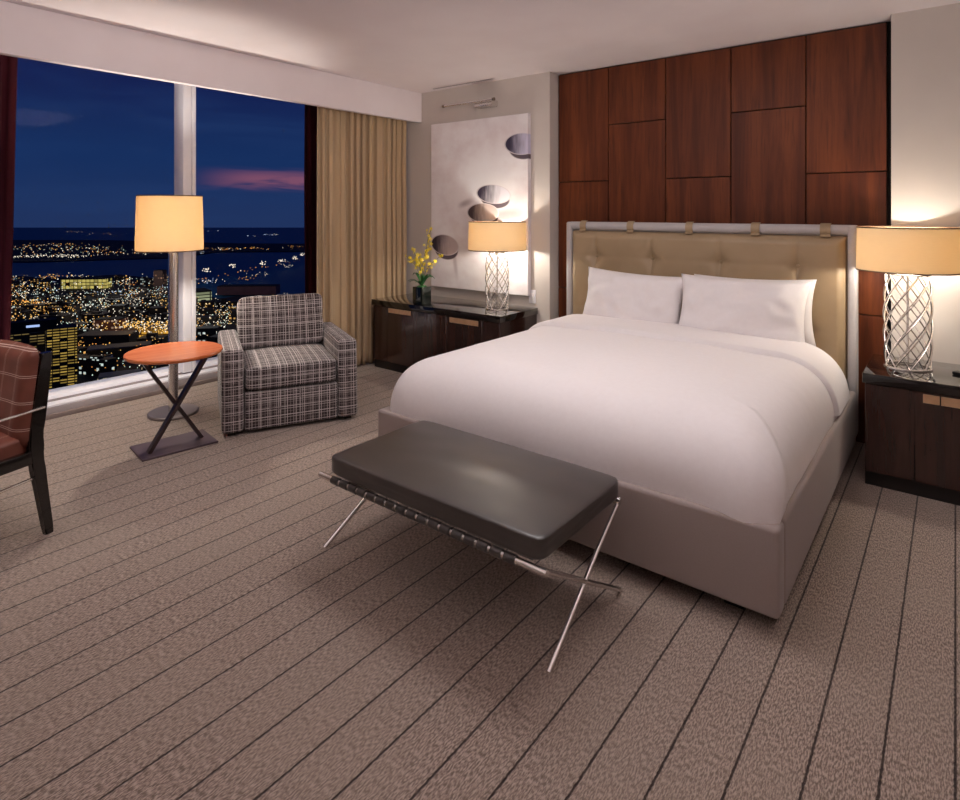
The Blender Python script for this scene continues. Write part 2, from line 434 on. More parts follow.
for t in TX:
    bm = B(); bmesh.ops.create_uvsphere(bm, u_segments=12, v_segments=8, radius=.012)
    for v in bm.verts: v.co.y *= .5
    bmesh.ops.translate(bm, vec=(t - ox, 4.437 - oy, 1.155), verts=bm.verts); obj('button', bm, M['tan'], pc)
for a, b in ((-2.447, -2.392), (-2.03, -1.976), (-1.567, -1.515), (-1.112, -1.056), (-.69, -.63)):
    bm = B(); prof = []
    for k in range(13):
        an = PI * 1.0 * k / 12; prof.append((4.462 - .039 * math.sin(an) * 1.0 if True else 0, 1.398 + .039 * math.cos(an)))
    pts = [(4.462, 1.437)] + prof[1:10] + [(4.415, 1.35)]
    grid_surface(bm, lambda u, v, P=pts, a=a, b=b: (a + (b - a) * u - ox, P[int(round(v * (len(P) - 1)))][0] - oy, P[int(round(v * (len(P) - 1)))][1]), 3, len(pts) - 1)
    solidify(bm, .004); obj('tab', bm, M['tan'], pc)
# duvet
def duvet_loop(bm, loops, cx, x0, x1, y0, y1, rc, wr, seed, zfun=None, close_top=True):
    rings = []; n = 80
    for ins, z in loops:
        ax, bx, ay, by = x0 + ins, x1 - ins, y0 + ins, y1 - min(ins, .12)
        r = max(.015, rc - ins * .35)
        pts = []
        for (cxx, cyy, a0) in ((bx - r, by - r, 0), (ax + r, by - r, 90), (ax + r, ay + r, 180), (bx - r, ay + r, 270)):
            for k in range(7):
                t = math.radians(a0 + 90 * k / 6); pts.append((cxx + r * math.cos(t), cyy + r * math.sin(t)))
        # resample the sides
        out = []
        for i in range(len(pts)):
            p, q = pts[i], pts[(i + 1) % len(pts)]; out.append(p)
            if math.hypot(q[0] - p[0], q[1] - p[1]) > .12 or i % 7 == 6:
                for k in range(1, n): out.append((p[0] + (q[0] - p[0]) * k / n, p[1] + (q[1] - p[1]) * k / n))
        ring = []
        for (x, y) in out:
            w = noise.noise(Vector((x * 2.2 + seed, y * 2.2, z * 4))) * wr + noise.noise(Vector((x * 9 + seed, y * 9, z * 3))) * wr * .25
            zz = z + (zfun(x, y) if zfun and z > .5 else 0)
            ring.append(bm.verts.new((x + w * .8, y + w * .8, zz + (w if z > .45 else 0))))
        rings.append(ring)
    for a, b in zip(rings, rings[1:]):
        N_ = len(a)
        for k in range(N_): bm.faces.new((a[k], a[(k + 1) % N_], b[(k + 1) % N_], b[k]))
    bm.faces.new(rings[-1])
    return bm
DX0, DX1, DY0, DY1 = BX0 + .022, BX1 - .022, BY0 + .022, 4.36
RI, ZB_, ZT_ = .36, .388, .695
def dz(ins):
    t = 1 - min(1, ins / RI)
    return ZB_ + (ZT_ - ZB_) * (1 - t ** 2.9) ** (1 / 2.2) + .012 * min(1, max(0, ins - RI) / .4)
prof = [(.0, .365)] + [(i_, dz(i_)) for i_ in (.0, .0015, .005, .01, .018, .03, .045, .065, .09, .12, .155, .2, .25, .31, .38, .46, .56, .68, .8, .9, .98)]
bm = duvet_loop(B(), prof, 0, DX0, DX1, DY0, DY1, .10, .009, 3.1)
# mitred corner fold at the foot, near the window-side observer
bm.normal_update()
for v in bm.verts:
    c = v.co
    if c.x > DX1 - .34 and c.y < DY0 + .8 and c.z > .36:
        hz = min(1, max(0, (c.z - .40) / .27))
        yl = DY0 + .075 + .20 * hz + .10 * hz ** 3 + .30 * max(0, DX1 - .13 - c.x)
        k = 1 / (1 + math.exp((c.y - yl) / .006)); fade = min(1, max(0, (c.x - (DX1 - .30)) / .16)) * min(1, max(0, (c.y - DY0 + .35) / .3))
        puff = math.exp(-max(0, yl - c.y) / .10)
        v.co = c + v.normal * (.034 * k * fade * (.25 + .75 * puff)) - v.normal * .014 * math.exp(-((c.y - yl - .012) / .014) ** 2) * fade
dv = obj('duvet', bm, M['linen'], ang=180)
tag(dv, 'smooth white duvet covering the bed, tucked into the taupe frame', 'duvet')
# turned-down band of sheet across the duvet below the pillows
half = [(0.0, .415)] + [(k * .004, dz(k * .004)) for k in range(1, 260) if k * .004 < (DX1 - DX0) / 2] + [((DX1 - DX0) / 2, dz(1))]
arc = [0.0]
for p_, q_ in zip(half, half[1:]): arc.append(arc[-1] + math.hypot(q_[0] - p_[0], q_[1] - p_[1]))
def band(u, v):
    us = -1 + 2 * u; y = 3.70 + v * .42 + .008 * noise.noise(Vector((us * 3, 0, 2)))
    cx = (DX0 + DX1) / 2; d = (1 - abs(us)) * arc[-1]
    for k in range(len(half) - 1):
        if arc[k] <= d <= arc[k + 1] + 1e-9:
            t = (d - arc[k]) / (arc[k + 1] - arc[k]); ins = half[k][0] + (half[k + 1][0] - half[k][0]) * t; z = half[k][1] + (half[k + 1][1] - half[k][1]) * t
            nx, nz = -(half[k + 1][1] - half[k][1]), (half[k + 1][0] - half[k][0]); L = math.hypot(nx, nz); nx /= L; nz /= L; break
    off = -.012 if v == 0 else .020 * min(1, (v / .07)) ** .5 + .003
    x = cx + math.copysign((DX1 - DX0) / 2 - ins - nx * off, us)
    w = noise.noise(Vector((x * 3, y * 3, 7))) * .005
    return (x, y, z + nz * off + w + .006)
bm = B(); grid_surface(bm, band, 120, 22); fold = obj('turned_down_sheet', bm, M['linen'], dv, ang=180)
# pillows
def pillow(loc, w, h, t, tilt, rz, seed, label, ry=0):
    o = obj('pillow', pillow_bm(w, h, t, seed), M['linen'], ang=180)
    o.location = loc; o.rotation_euler = (tilt, ry, rz)
    return tag(o, label, 'pillow', 'white bed pillows')
pillow((-1.888, 4.20, .858), .80, .43, .21, math.radians(-14), math.radians(-1), 1.0, 'white pillow on the half of the bed nearer the flowers', math.radians(2))
pillow((-1.115, 4.16, .862), .82, .45, .21, math.radians(-17), math.radians(0), 6.0, 'front white pillow on the bed half nearer the right-hand lamp', math.radians(0))
pillow((-1.082, 4.32, .862), .78, .43, .12, math.radians(-9), math.radians(1), 12.0, 'white pillow tucked behind another one, on the bed half beside the right-hand lamp', math.radians(-1))

# ------------------------------------------------------------------ bench
bn = thing('bench', 'black leather bench with chrome crossed legs at the foot of the bed', 'bench', (-1.60, 1.91, 0))
def L3(x, y, z): return (x + 1.60, y - 1.91, z)
bm = B(); cushion(bm, 1.078, .585, .074, .010, 26, 22, .002, 2); bmesh.ops.translate(bm, vec=L3(-1.566, 1.90, .438), verts=bm.verts)
cu = obj('cushion', bm, M['black_leather'], bn, ang=60)
for zz in (.468, .405):
    bm = B(); pts = []
    hx, hy, r = .5265, .285, .045
    for (cx, cy, a0) in ((hx - r, hy - r, 0), (-hx + r, hy - r, 90), (-hx + r, -hy + r, 180), (hx - r, -hy + r, 270)):
        for k in range(5):
            t = math.radians(a0 + 90 * k / 4); pts.append(L3(-1.562 + cx + r * math.cos(t), 1.90 + cy + r * math.sin(t), zz))
    pts.append(pts[0]); tube(bm, pts, .0045, 6, False); obj('piping', bm, M['black_leather'], cu)
XA, XB = -2.155, -1.005
for y in (1.608, 2.185):
    bm = B(); tube(bm, [L3(XA, y, .380), L3(XB - (.025 if y > 2 else 0), y, .380)], .0125, 12); rl = obj('rail', bm, M['chrome'], bn)
    n = 17
    for k in range(n):
        xa = XA + .085 + k * (XB - XA - .19) / n; xb = xa + (XB - XA - .19) / n - .014
        bm = B(); tube(bm, [L3(xa, y, .380), L3(xb, y, .380)], .0165, 12); obj('leather_wrap', bm, M['black_leather'], rl)
for k in range(9):
    xa = XA + .16 + k * .108
    bm = B(); box(bm, L3(xa, 1.625, .391), L3(xa + .06, 2.175, .397)); obj('strap', bm, M['black_leather'], bn)
for xt, xf in ((-2.135, -2.235), (-1.04, -1.05)):
    def lp(y, z): k = 1 - z / .37; return L3(xt + (xf - xt) * k, y, z)
    bm = B(); tube(bm, [lp(2.20, .385), lp(2.185, .372), lp(2.02, .26), lp(1.86, .135), lp(1.69, 0.0)], .0095, 10); obj('leg', bm, M['chrome'], bn)
    bm = B(); tube(bm, [lp(1.608, .380), lp(1.70, .325), lp(1.80, .265), lp(1.91, .198), lp(2.02, .132), lp(2.13, .066), lp(2.235, 0.0)], .0095, 10); obj('leg', bm, M['chrome'], bn)

# ------------------------------------------------------------------ armchair
ac = thing('armchair', 'boxy grey plaid armchair beside the round table, backing onto the window', 'armchair', (-3.6465, 2.484, 0), math.atan2(.8157, .4049))
# local: x = sitter's... along the front edge, y = towards the back (front face at y=0)
W2 = .455
def arm(s):
    bm = B(); x0, x1 = sorted((s * W2, s * (W2 - .14)))
    box(bm, (x0, .0, .025), (x1, .88, .585), .03, 4)
    for v in bm.verts:
        k = 1 - v.co.z / .6
        if v.co.y < .1: v.co.y -= .03 * k
        v.co.x += s * .012 * math.sin(PI * k)
        if v.co.z > .5: v.co.z -= .02 * (v.co.y / .9)
    obj('arm', bm, M['plaid'], ac, ang=60)
arm(1); arm(-1)
bm = B(); box(bm, (-W2 + .142, -.018, .025), (W2 - .142, .80, .285), .02, 3); obj('base', bm, M['plaid'], ac, ang=60)
bm = B(); cushion(bm, W2 * 2 - .29, .72, .155, .018, 18, 14, .004, 5); bmesh.ops.translate(bm, vec=(0, .33, .372), verts=bm.verts); obj('seat_cushion', bm, M['plaid'], ac, ang=60)
bm = B(); box(bm, (-W2 + .145, .76, .03), (W2 - .145, .90, .72), .04, 4); obj('back_frame', bm, M['plaid'], ac, ang=60)
bm = B(); cushion(bm, W2 * 2 - .265, .40, .17, .025, 18, 11, .006, 9)
bmesh.ops.rotate(bm, cent=(0, 0, 0), matrix=Matrix.Rotation(math.radians(76), 3, 'X'), verts=bm.verts)
bmesh.ops.translate(bm, vec=(0, .665, .640), verts=bm.verts); obj('back_cushion', bm, M['plaid'], ac, ang=60)
for x in (-W2 + .06, W2 - .06):
    for y in (.05, .8):
        bm = B(); box(bm, (x - .025, y - .025, 0), (x + .025, y + .025, .03)); obj('foot', bm, M['dark'], ac)

# ------------------------------------------------------------------ side table
st = thing('side_table', 'round orange wood side table on crossed bronze bars and flat plate, by the armchair', 'table', (-3.97, 1.82, 0), math.radians(-8.5))
bm = B(); lathe(bm, [(0, .590), (.270, .590), (.284, .596), (.288, .606), (.285, .615), (0, .615)], 64); obj('table_top', bm, M['table_wood'], st)
M['bronze'] = noisy('dark_bronze', rgb(62, 50, 50), rgb(74, 60, 60), 8, .35, 0, metal=.5)
M['bronze_plate'] = noisy('dark_bronze_plate', rgb(86, 70, 78), rgb(96, 80, 86), 8, .4, 0, metal=.4)
bm = B(); box(bm, (-.148, -.225, 0), (.148, .225, .012), .002, 1); obj('base_plate', bm, M['bronze_plate'], st)
bm = B(); flatbar(bm, [(.055, -.165, .012), (.055, .195, .59)], .045, .022, (1, 0, 0)); obj('leg', bm, M['bronze'], st)
bm = B(); flatbar(bm, [(.0, .165, .012), (.0, -.195, .59)], .045, .022, (1, 0, 0)); obj('leg', bm, M['bronze'], st)

# ------------------------------------------------------------------ lamps
def drum_shade(bm, r0, r1, z0, z1, t=.003):
    return lathe(bm, [(r0, z0), (r1, z1), (r1 - t, z1), (r0 - t, z0)], 64, closed=True)
fl = thing('floor_lamp', 'tall chrome floor lamp with glowing cream drum shade by the window mullion', 'lamp', (-4.60, 2.10, 0))
bm = B(); lathe(bm, [(0, 0), (.168, 0), (.172, .004), (.172, .016), (.166, .022), (.03, .024), (0, .024)], 56); obj('base', bm, M['brushed'], fl)
bm = B(); lathe(bm, [(.034, .022), (.034, 1.27), (.012, 1.28), (.012, 1.36), (0, 1.36)], 24); obj('pole', bm, M['chrome'], fl)
sh = None
def shade(parent, r0, r1, z0, z1, power, lname, off=(0, 0), zb=None, temp=(1.0, .93, .82)):
    bm = B(); drum_shade(bm, r0, r1, z0, z1); bmesh.ops.translate(bm, vec=(off[0], off[1], 0), verts=bm.verts)
    s = obj('lamp_shade', bm, M['shade'], parent, ang=60)
    for r, z in ((r0, z0), (r1, z1)):
        bm = lathe(B(), [(r + .0015, z - .003), (r + .0015, z + .004), (r - .0045, z + .004), (r - .0045, z - .003)], 64, (off[0], off[1], 0), True)
        obj('shade_trim', bm, M['shade_trim'], s)
    bm = B(); zz = z1 - .03
    for k in range(3):
        a = 2 * PI * k / 3 + .3; tube(bm, [(off[0], off[1], zz), (off[0] + (r1 - .004) * math.cos(a), off[1] + (r1 - .004) * math.sin(a), zz)], .0025, 6)
    obj('spider', bm, M['bronze_chrome'], s)
    l = bpy.data.lights.new(lname, 'POINT'); l.energy = power; l.color = temp; l.shadow_soft_size = .045
    lo = bpy.data.objects.new(lname, l); COL.objects.link(lo)
    lo.location = (parent.location.x + off[0], parent.location.y + off[1], zb or (z0 + z1) / 2)
    return s
shade(fl, .232, .222, 1.225, 1.632, 58, 'floor_lamp_bulb', (-.02, -.015), 1.38)
def lattice_lamp(loc, label, z0, z1, zs0, zs1, r, rs, power, lname):
    t = thing('table_lamp', label, 'lamp', loc)
    zt = loc[2]
    bm = B(); lathe(bm, [(r - .012, .0), (r + .004, .0), (r + .004, .008), (r - .012, .008)], 40, closed=True); obj('base_ring', bm, M['chrome'], t)
    n = 9
    for s in (1, -1):
        for k in range(n):
            pts = []
            for j in range(25):
                v = j / 24; a = 2 * PI * k / n + s * v * PI * 1.02
                rr = r * (.97 + .07 * math.sin(PI * v)) - (0.006 if s < 0 else 0)
                pts.append((rr * math.cos(a), rr * math.sin(a), .006 + v * (z1 - .006)))
            bm = B(); tube(bm, pts, .0036, 6); obj('lattice_rod', bm, M['chrome'], t)
    bm = B(); lathe(bm, [(r - .012, z1 - .004), (r + .0, z1 - .004), (r + .0, z1 + .003), (r - .012, z1 + .003)], 40, closed=True)
    for a in (0, 2.1, 4.2): tube(bm, [(0, 0, z1), ((r - .006) * math.cos(a), (r - .006) * math.sin(a), z1)], .003, 6)
    obj('top_ring', bm, M['chrome'], t)
    bm = B(); lathe(bm, [(.007, z1 - .003), (.007, zs0 - zt + .06), (.02, zs0 - zt + .062), (.02, zs0 - zt + .11), (0, zs0 - zt + .11)], 16); obj('stem', bm, M['bronze_chrome'], t)
    bm = B(); lathe(bm, [(.006, .0), (.006, z1)], 8); obj('cord_tube', bm, M['chrome'], t)
    s = shade(t, rs, rs - .004, zs0 - zt, zs1 - zt, power, lname, zb=zs0 + .05)
    return t
lattice_lamp((-3.158, 4.23, .661), 'table lamp with cream drum shade and chrome lattice base in front of the painting', 0, .50, 1.178, 1.425, .099,   .255, 24, 'table_lamp_bulb')
lattice_lamp((-.215, 4.225, .623), 'table lamp with cream drum shade and chrome lattice base on the right-hand nightstand', 0, .535, 1.178, 1.425, .112, .252, 22, 'table_lamp_bulb')

# ------------------------------------------------------------------ cabinets
def cabinet(name, label, x0, x1, y0, y1, ztop, fronts, pulls):
    t = thing(name, label, 'cabinet', ((x0 + x1) / 2, y0, 0)); ox, oy = t.location.x, y0
    def bx(lo, hi, bev=0, seg=2): return box(B(), (lo[0] - ox, lo[1] - oy, lo[2]), (hi[0] - ox, hi[1] - oy, hi[2]), bev, seg)
    obj('top', bx((x0, y0, ztop - .055), (x1, y1, ztop), .003), M['cab_top'], t)
    obj('body', bx((x0 + .012, y0 + .03, .075), (x1 - .012, y1, ztop - .055)), M['cab_wood'], t)
    obj('plinth', bx((x0 + .01, y0 + .03, 0), (x1 - .01, y1 - .01, .075)), M['dark'], t)
    for (a, b) in fronts:
        d = obj('door', bx((a + .0015, y0 + .010, .08), (b - .0015, y0 + .029, ztop - .059), .002, 1), M['cab_wood'], t)
        for (pa, pb, za, zb) in pulls:
            if a - .001 <= (pa + pb) / 2 <= b + .001:
                obj('handle', bx((pa, y0 + .006, za), (pb, y0 + .012, zb), .001, 1), M['pull'], d)
cabinet('console_cabinet', 'long low dark cabinet with black gloss top under the painting, holding flowers and a lamp', -4.462, -2.905, 3.93, 4.495, .66,
        [(-4.452, -4.255), (-4.255, -3.90), (-3.90, -3.50), (-3.50, -3.10), (-3.10, -2.915)],
        [(-4.235, -3.935, .553, .596), (-3.46, -3.14, .55, .594)])
cabinet('nightstand', 'dark gloss nightstand with black top right of the bed under the big lamp', -.405, .55, 3.93, 4.495, .622,
        [(-.395, -.17), (-.17, .07), (.07, .31), (.31, .54)], [(-.134, -.064, .507, .553), (-.058, .055, .507, .553)])
# dark seams / tip of an unidentified black object on the nightstand
bm = B(); box(bm, (-.02, -.075, 0), (.025, .075, .018), .006, 2)
tag(obj('small_black_object', bm, M['black'], None, (.060, 4.18, .6225), math.radians(65)), 'tip of a small unidentified black object on the right-hand nightstand', 'small object')

# ------------------------------------------------------------------ painting, picture light, switch, vent
def art():
    m = mat('bowl_print', None, .55); N = NT(m.node_tree); p = N.coord(); x, y, z = N.sep(p)
    n1 = N.noise(N.vmul(p, (2.4, 1, 3)), 1.3, 4, .6); n2 = N.noise(N.vmul(p, (9, 1, 2)), 3, 3)
    col = N.mix(N.smooth(n1, .3, .75), rgb(242, 237, 239), rgb(224, 212, 214))
    def ell(cx, cz, a, b, rot=0):
        dx = N.m('SUBTRACT', x, cx); dz = N.m('SUBTRACT', z, cz)
        c, s = math.cos(rot), math.sin(rot)
        u = N.m('ADD', N.m('MULTIPLY', dx, c), N.m('MULTIPLY', dz, s)); v = N.m('SUBTRACT', N.m('MULTIPLY', dz, c), N.m('MULTIPLY', dx, s))
        u = N.m('DIVIDE', u, a); v = N.m('DIVIDE', v, b)
        return N.m('SQRT', N.m('ADD', N.m('MULTIPLY', u, u), N.m('MULTIPLY', v, v))), u, v
    def blob(col, cx, cz, a, b, c, k, soft=.7, rot=0):
        d, u, v = ell(cx, cz, a, b, rot)
        return N.mix(N.m('MULTIPLY', N.m('SUBTRACT', 1.0, N.smooth(d, 1 - soft, 1.0)), k), col, c)
    # soft shadow streaks and a pale patch, part of the print
    col = blob(col, -.13, .02, .14, .05, rgb(126, 108, 120), .7, .9, .3)
    col = blob(col, .36, -.10, .34, .10, rgb(122, 100, 104), .75, .8, .05)
    col = blob(col, .12, .25, .50, .42, rgb(240, 238, 240), .8, .9)
    col = blob(col, -.27, -.56, .04, .22, rgb(170, 152, 156), .6, .9, .15)
    for cx, cz, a, b, rot, dk, lt in ((.520, .545, .195, .100, -.06, rgb(46, 38, 66), rgb(206, 200, 222)), (.200, .098, .205, .090, -.10, rgb(52, 42, 62), rgb(232, 228, 236)),
                                      (.075, -.075, .195, .092, -.02, rgb(62, 46, 50), rgb(208, 188, 180)), (-.405, -.395, .190, .104, -.10, rgb(48, 36, 50), rgb(196, 176, 174))):
        col = blob(col, cx + .02, cz - .045, a * .86, b * 1.0, rgb(70, 54, 66), .95, .12, rot)        # bowl body under the rim
        d, u, v = ell(cx, cz, a, b, rot)
        inside = N.m('SUBTRACT', 1.0, N.smooth(d, .97, 1.0))
        g = N.smooth(N.m('ADD', u, N.m('MULTIPLY', N.m('SUBTRACT', n2, .5), .9)), -.75, .45)
        inner = N.mix(g, dk, lt)
        rim = N.m('MULTIPLY', N.smooth(d, .90, .94), .8)
        inner = N.mix(rim, inner, rgb(222, 212, 216))
        col = N.mix(inside, col, inner)
    N.l.new(col, BS(m).inputs['Base Color'])
    return m
M['art'] = art()
M['canvas_edge'] = noisy('canvas_edge', rgb(206, 198, 196), rgb(214, 206, 204), 5, .8, 0)
pt = thing('painting', 'large unframed canvas of dark hollow bowls above the console cabinet', 'painting', (-3.57, YW, 1.578))
bm = B(); box(bm, (-.588, -.048, -.815), (.588, -.002, .815), .002, 1); obj('canvas', bm, M['art'], pt)
pl = thing('picture_light', 'slim chrome picture light on the wall above the painting', 'wall light', (-3.45, YW, 2.53))
bm = B(); box(bm, (-.11, -.10, -.035), (.10, -.001, .022), .006); obj('wall_plate', bm, M['chrome'], pl)
bm = B(); tube(bm, [(-.02, -.03, .0), (-.02, -.12, .012)], .006, 8); obj('bracket', bm, M['chrome'], pl)
bm = B(); tube(bm, [(.08, -.03, .0), (.08, -.12, .012)], .006, 8); obj('bracket', bm, M['chrome'], pl)
bm = B(); tube(bm, [(-.46, -.13, .012), (.14, -.13, .012)], .013, 12); hd = obj('lamp_tube', bm, M['chrome'], pl)
bm = B(); tube(bm, [(-.475, -.13, .012), (-.455, -.13, .012)], .016, 12); obj('end_cap', bm, M['bronze_chrome'], hd)
bm = B(); tube(bm, [(.135, -.13, .012), (.155, -.13, .012)], .016, 12); obj('end_cap', bm, M['bronze_chrome'], hd)
sw = thing('light_switch', 'small white wall switch plate between the painting and the headboard', 'switch', (-2.965, YW, .755))
bm = B(); box(bm, (-.036, -.008, -.06), (.036, -.0005, .06), .003); obj('switch_plate', bm, M['white_trim'], sw)
bm = B(); box(bm, (-.016, -.013, -.032), (.016, -.007, .032), .002); obj('rocker', bm, M['linen'], sw)
vt = thing('ceiling_vent', 'narrow linear air slot in the ceiling above the painting', 'vent', (-3.70, 4.39, ZC))
bm = B(); box(bm, (-.38, -.018, -.006), (.38, .018, -.0005), .002, 1); obj('vent_frame', bm, M['ceiling'], vt)
bm = B(); box(bm, (-.37, -.007, -.008), (.37, .007, -.005)); obj('slot', bm, M['sill'], vt)

# ------------------------------------------------------------------ potted orchid
oc = thing('potted_orchid', 'yellow orchid in a dark square vase on the console cabinet', 'plant', (-3.90, 4.05, .661))
M['vase'] = mat('dark_green_glass', rgb(16, 26, 20), .08, coat=.5)
M['leaf'] = noisy('orchid_leaf', rgb(30, 82, 40), rgb(52, 112, 56), 20, .4, 0)
M['stem'] = mat('orchid_stem', rgb(84, 100, 40), .6)
M['petal'] = noisy('yellow_petal', rgb(250, 222, 30), rgb(255, 236, 80), 60, .6, 0)
bm = B(); box(bm, (-.062, -.062, 0), (.062, .062, .155), .005, 2); obj('vase', bm, M['vase'], oc)
bm = B(); lathe(bm, [(0, .154), (.05, .155), (.04, .163), (0, .166)], 12); obj('moss', bm, M['leaf'], oc)
rnd = random.Random(11)
for k in range(10):
    a = 2 * PI * k / 10 + rnd.uniform(-.2, .2); Ln = rnd.uniform(.09, .15); h = rnd.uniform(.05, .11)
    bm = B()
    def lf(u, v, a=a, Ln=Ln, h=h):
        w = .016 * math.sin(PI * (u * .93 + .05)) * (v - .5) * 2; r = Ln * u
        x = r * math.cos(a) - w * math.sin(a); y = r * math.sin(a) + w * math.cos(a)
        return (x, y, .155 + h * math.sin(PI * .72 * u) * 1.1 + .004 * (abs(v - .5) * 2))
    grid_surface(bm, lf, 10, 4); solidify(bm, .0012); obj('leaf', bm, M['leaf'], oc, ang=180)
heads = []
for (tx, ty, tz) in ((.08, .05, .70), (-.09, -.03, .50), (.11, -.05, .50), (-.22, .02, .42), (.27, -.02, .46), (.03, -.06, .42)):
    pts = []
    for j in range(14):
        v = j / 13; bend = v ** 1.8
        pts.append((tx * (.25 * v + .75 * bend) + .008 * math.sin(5 * v + tx * 9), ty * v, .155 + (tz - .155) * (1.35 * v - .35 * v * v)))
    bm = B(); tube(bm, pts, .002, 6); obj('stem', bm, M['stem'], oc)
    for j in range(6, 14):
        heads += [(Vector(pts[j]) + Vector((rnd.uniform(-.028, .028), rnd.uniform(-.028, .028), rnd.uniform(-.02, .015)))) for _ in range(2)]
fl0 = None
for h in heads:
    if fl0 is None:
        bm = B()
        for k in range(5):
            a = 2 * PI * k / 5; pv = [bm.verts.new((.017 * r * math.cos(a + w), .17 * 0 + .004 * r, .017 * r * math.sin(a + w))) for r, w in ((.08, 0), (.75, -.48), (1.1, 0), (.75, .48))]
            bm.faces.new(pv)
        bmesh.ops.create_icosphere(bm, subdivisions=1, radius=.004)
        fo = obj('flower', bm, M['petal'], oc); fl0 = fo
    else:
        fo = fl0.copy(); COL.objects.link(fo); fo.parent = oc
    fo.location = h; s = rnd.uniform(.7, 1.15); fo.scale = (s, s, s); fo.rotation_euler = (rnd.uniform(-.7, .7), rnd.uniform(0, 6), rnd.uniform(-.9, 1.2))

# ------------------------------------------------------------------ desk chair (cut by the left edge)
dc = thing('desk_chair', 'brown stitched leather chair with black frame and chrome rods at the left edge', 'chair', (-3.36, .955, 0), math.radians(16.5))
# local: x to the sitter's right is -x ; the near rear post stands at x=0, the seat runs towards -y
M['ebony'] = mat('black_lacquered_wood', rgb(18, 14, 13), .18, coat=.4)
def posty(t):
    if t < .34: return -.15 * t
    if t < .54: return -.051 - .15 * (t - .34) + .7 * (t - .34) ** 2
    return -.053 + .13 * (t - .54)
def post(x):
    bm = B(); P = [((0, .0, 0), .036, .030), ((0, -.012, .20), .046, .032), ((0, -.05, .42), .062, .034), ((0, -.035, .62), .058, .034), ((0, .025, .855), .046, .034)]
    rings = []
    for j in range(25):
        t = j / 24 * .855
        for a, b in zip(P, P[1:]):
            if a[0][2] <= t <= b[0][2] + 1e-9:
                k = (t - a[0][2]) / (b[0][2] - a[0][2]); k2 = k * k * (3 - 2 * k)
                y = posty(t); w = a[1] + (b[1] - a[1]) * k; d = a[2] + (b[2] - a[2]) * k; break
        rings.append([bm.verts.new((x + sx * d / 2, y + sy * w / 2, t)) for sx, sy in ((1, 1), (-1, 1), (-1, -1), (1, -1))])
    for a, b in zip(rings, rings[1:]):
        for k in range(4): bm.faces.new((a[k], a[(k + 1) % 4], b[(k + 1) % 4], b[k]))
    bm.faces.new(rings[0][::-1]); bm.faces.new(rings[-1])
    bmesh.ops.bevel(bm, geom=[e for e in bm.edges if abs(e.verts[0].co.z - e.verts[1].co.z) > 1e-4], offset=.005, segments=2, affect='EDGES')
    return obj('rear_leg', bm, M['ebony'], dc, ang=45)
CW = .54
post(0); post(-CW)
def backp(u, v):
    x = -.018 - u * (CW - .036); z = .45 + v * .405
    y = posty(z)
    y += .03 * math.sin(PI * u)
    e = min(u * CW, (1 - u) * CW, v * .4, (1 - v) * .4)
    return (x, y - .032 * min(1, e / .035) ** .5 - .012, z + .008 * math.sin(PI * u) * v)
bm = B(); grid_surface(bm, backp, 40, 34); solidify(bm, .03); bp = obj('backrest', bm, M['check_leather'], dc, ang=70)
bm = B(); cushion(bm, CW - .03, .50, .10, .012, 14, 9, .002, 3); bmesh.ops.translate(bm, vec=(-CW / 2, -.29, .435), verts=bm.verts); obj('seat', bm, M['check_leather'], dc, ang=60)
bm = B()
for x in (0, -CW): box(bm, (x - .016, -.56, .355), (x + .016, -.04, .415), .004)
box(bm, (-CW, -.565, .355), (0, -.535, .415), .004); box(bm, (-CW, -.075, .355), (0, -.045, .415), .004); obj('seat_frame', bm, M['ebony'], dc)
for x in (0, -CW):
    bm = B(); box(bm, (x - .017, -.565, 0), (x + .017, -.53, .62), .004); obj('front_leg', bm, M['ebony'], dc)
    bm = B(); tube(bm, [(x + .022, -.03, .605), (x + .03, -.30, .60), (x + .022, -.55, .60)], .006, 8); obj('arm_rod', bm, M['chrome'], dc)
    bm = B(); tube(bm, [(x, -.02, .285), (x, -.55, .27)], .007, 8); obj('stretcher', bm, M['chrome'], dc)

# ------------------------------------------------------------------ the city outside
GZ = -120.0
def facade(name, base, colr, strength, px, pz, wx, wz, dens, sub=0.0):
    """lit windows on a dark wall: cells px x pz metres, a share `dens` of them lit"""
    m = mat(name, base, .8); N = NT(m.node_tree); tc = N.new('ShaderNodeTexCoord')
    x, y, z = N.sep(tc.outputs['Object']); nx, ny, nz = N.sep(tc.outputs['Normal'])
    h = N.m('ADD', N.m('MULTIPLY', x, N.m('GREATER_THAN', N.m('ABSOLUTE', ny), .5)), N.m('MULTIPLY', y, N.m('GREATER_THAN', N.m('ABSOLUTE', nx), .5)))
    cx = N.m('DIVIDE', N.m('ADD', h, 500), px); cz = N.m('DIVIDE', N.m('ADD', z, 500), pz)
    fx = N.m('FRACT', cx); fz = N.m('FRACT', cz)
    wnd = N.m('MULTIPLY', N.m('LESS_THAN', fx, wx), N.m('LESS_THAN', fz, wz))
    wn = N.new('ShaderNodeTexWhiteNoise', noise_dimensions='3D')
    N.l.new(N.comb(N.m('FLOOR', cx), N.m('FLOOR', cz), N.m('MULTIPLY', nx, 3)), wn.inputs['Vector'])
    lit = N.m('MULTIPLY', wnd, N.m('LESS_THAN', wn.outputs['Value'], dens))
    lit = N.m('MULTIPLY', lit, N.m('LESS_THAN', N.m('ABSOLUTE', nz), .5))
    lit = N.m('MULTIPLY', lit, N.m('ADD', .35, N.m('MULTIPLY', wn.outputs['Value'], .65 / max(dens, .05))))
    BS(m).inputs['Emission Color'].default_value = colr
    N.l.new(N.m('MULTIPLY', lit, strength), BS(m).inputs['Emission Strength'])
    m.cycles.emission_sampling = 'NONE'
    return m
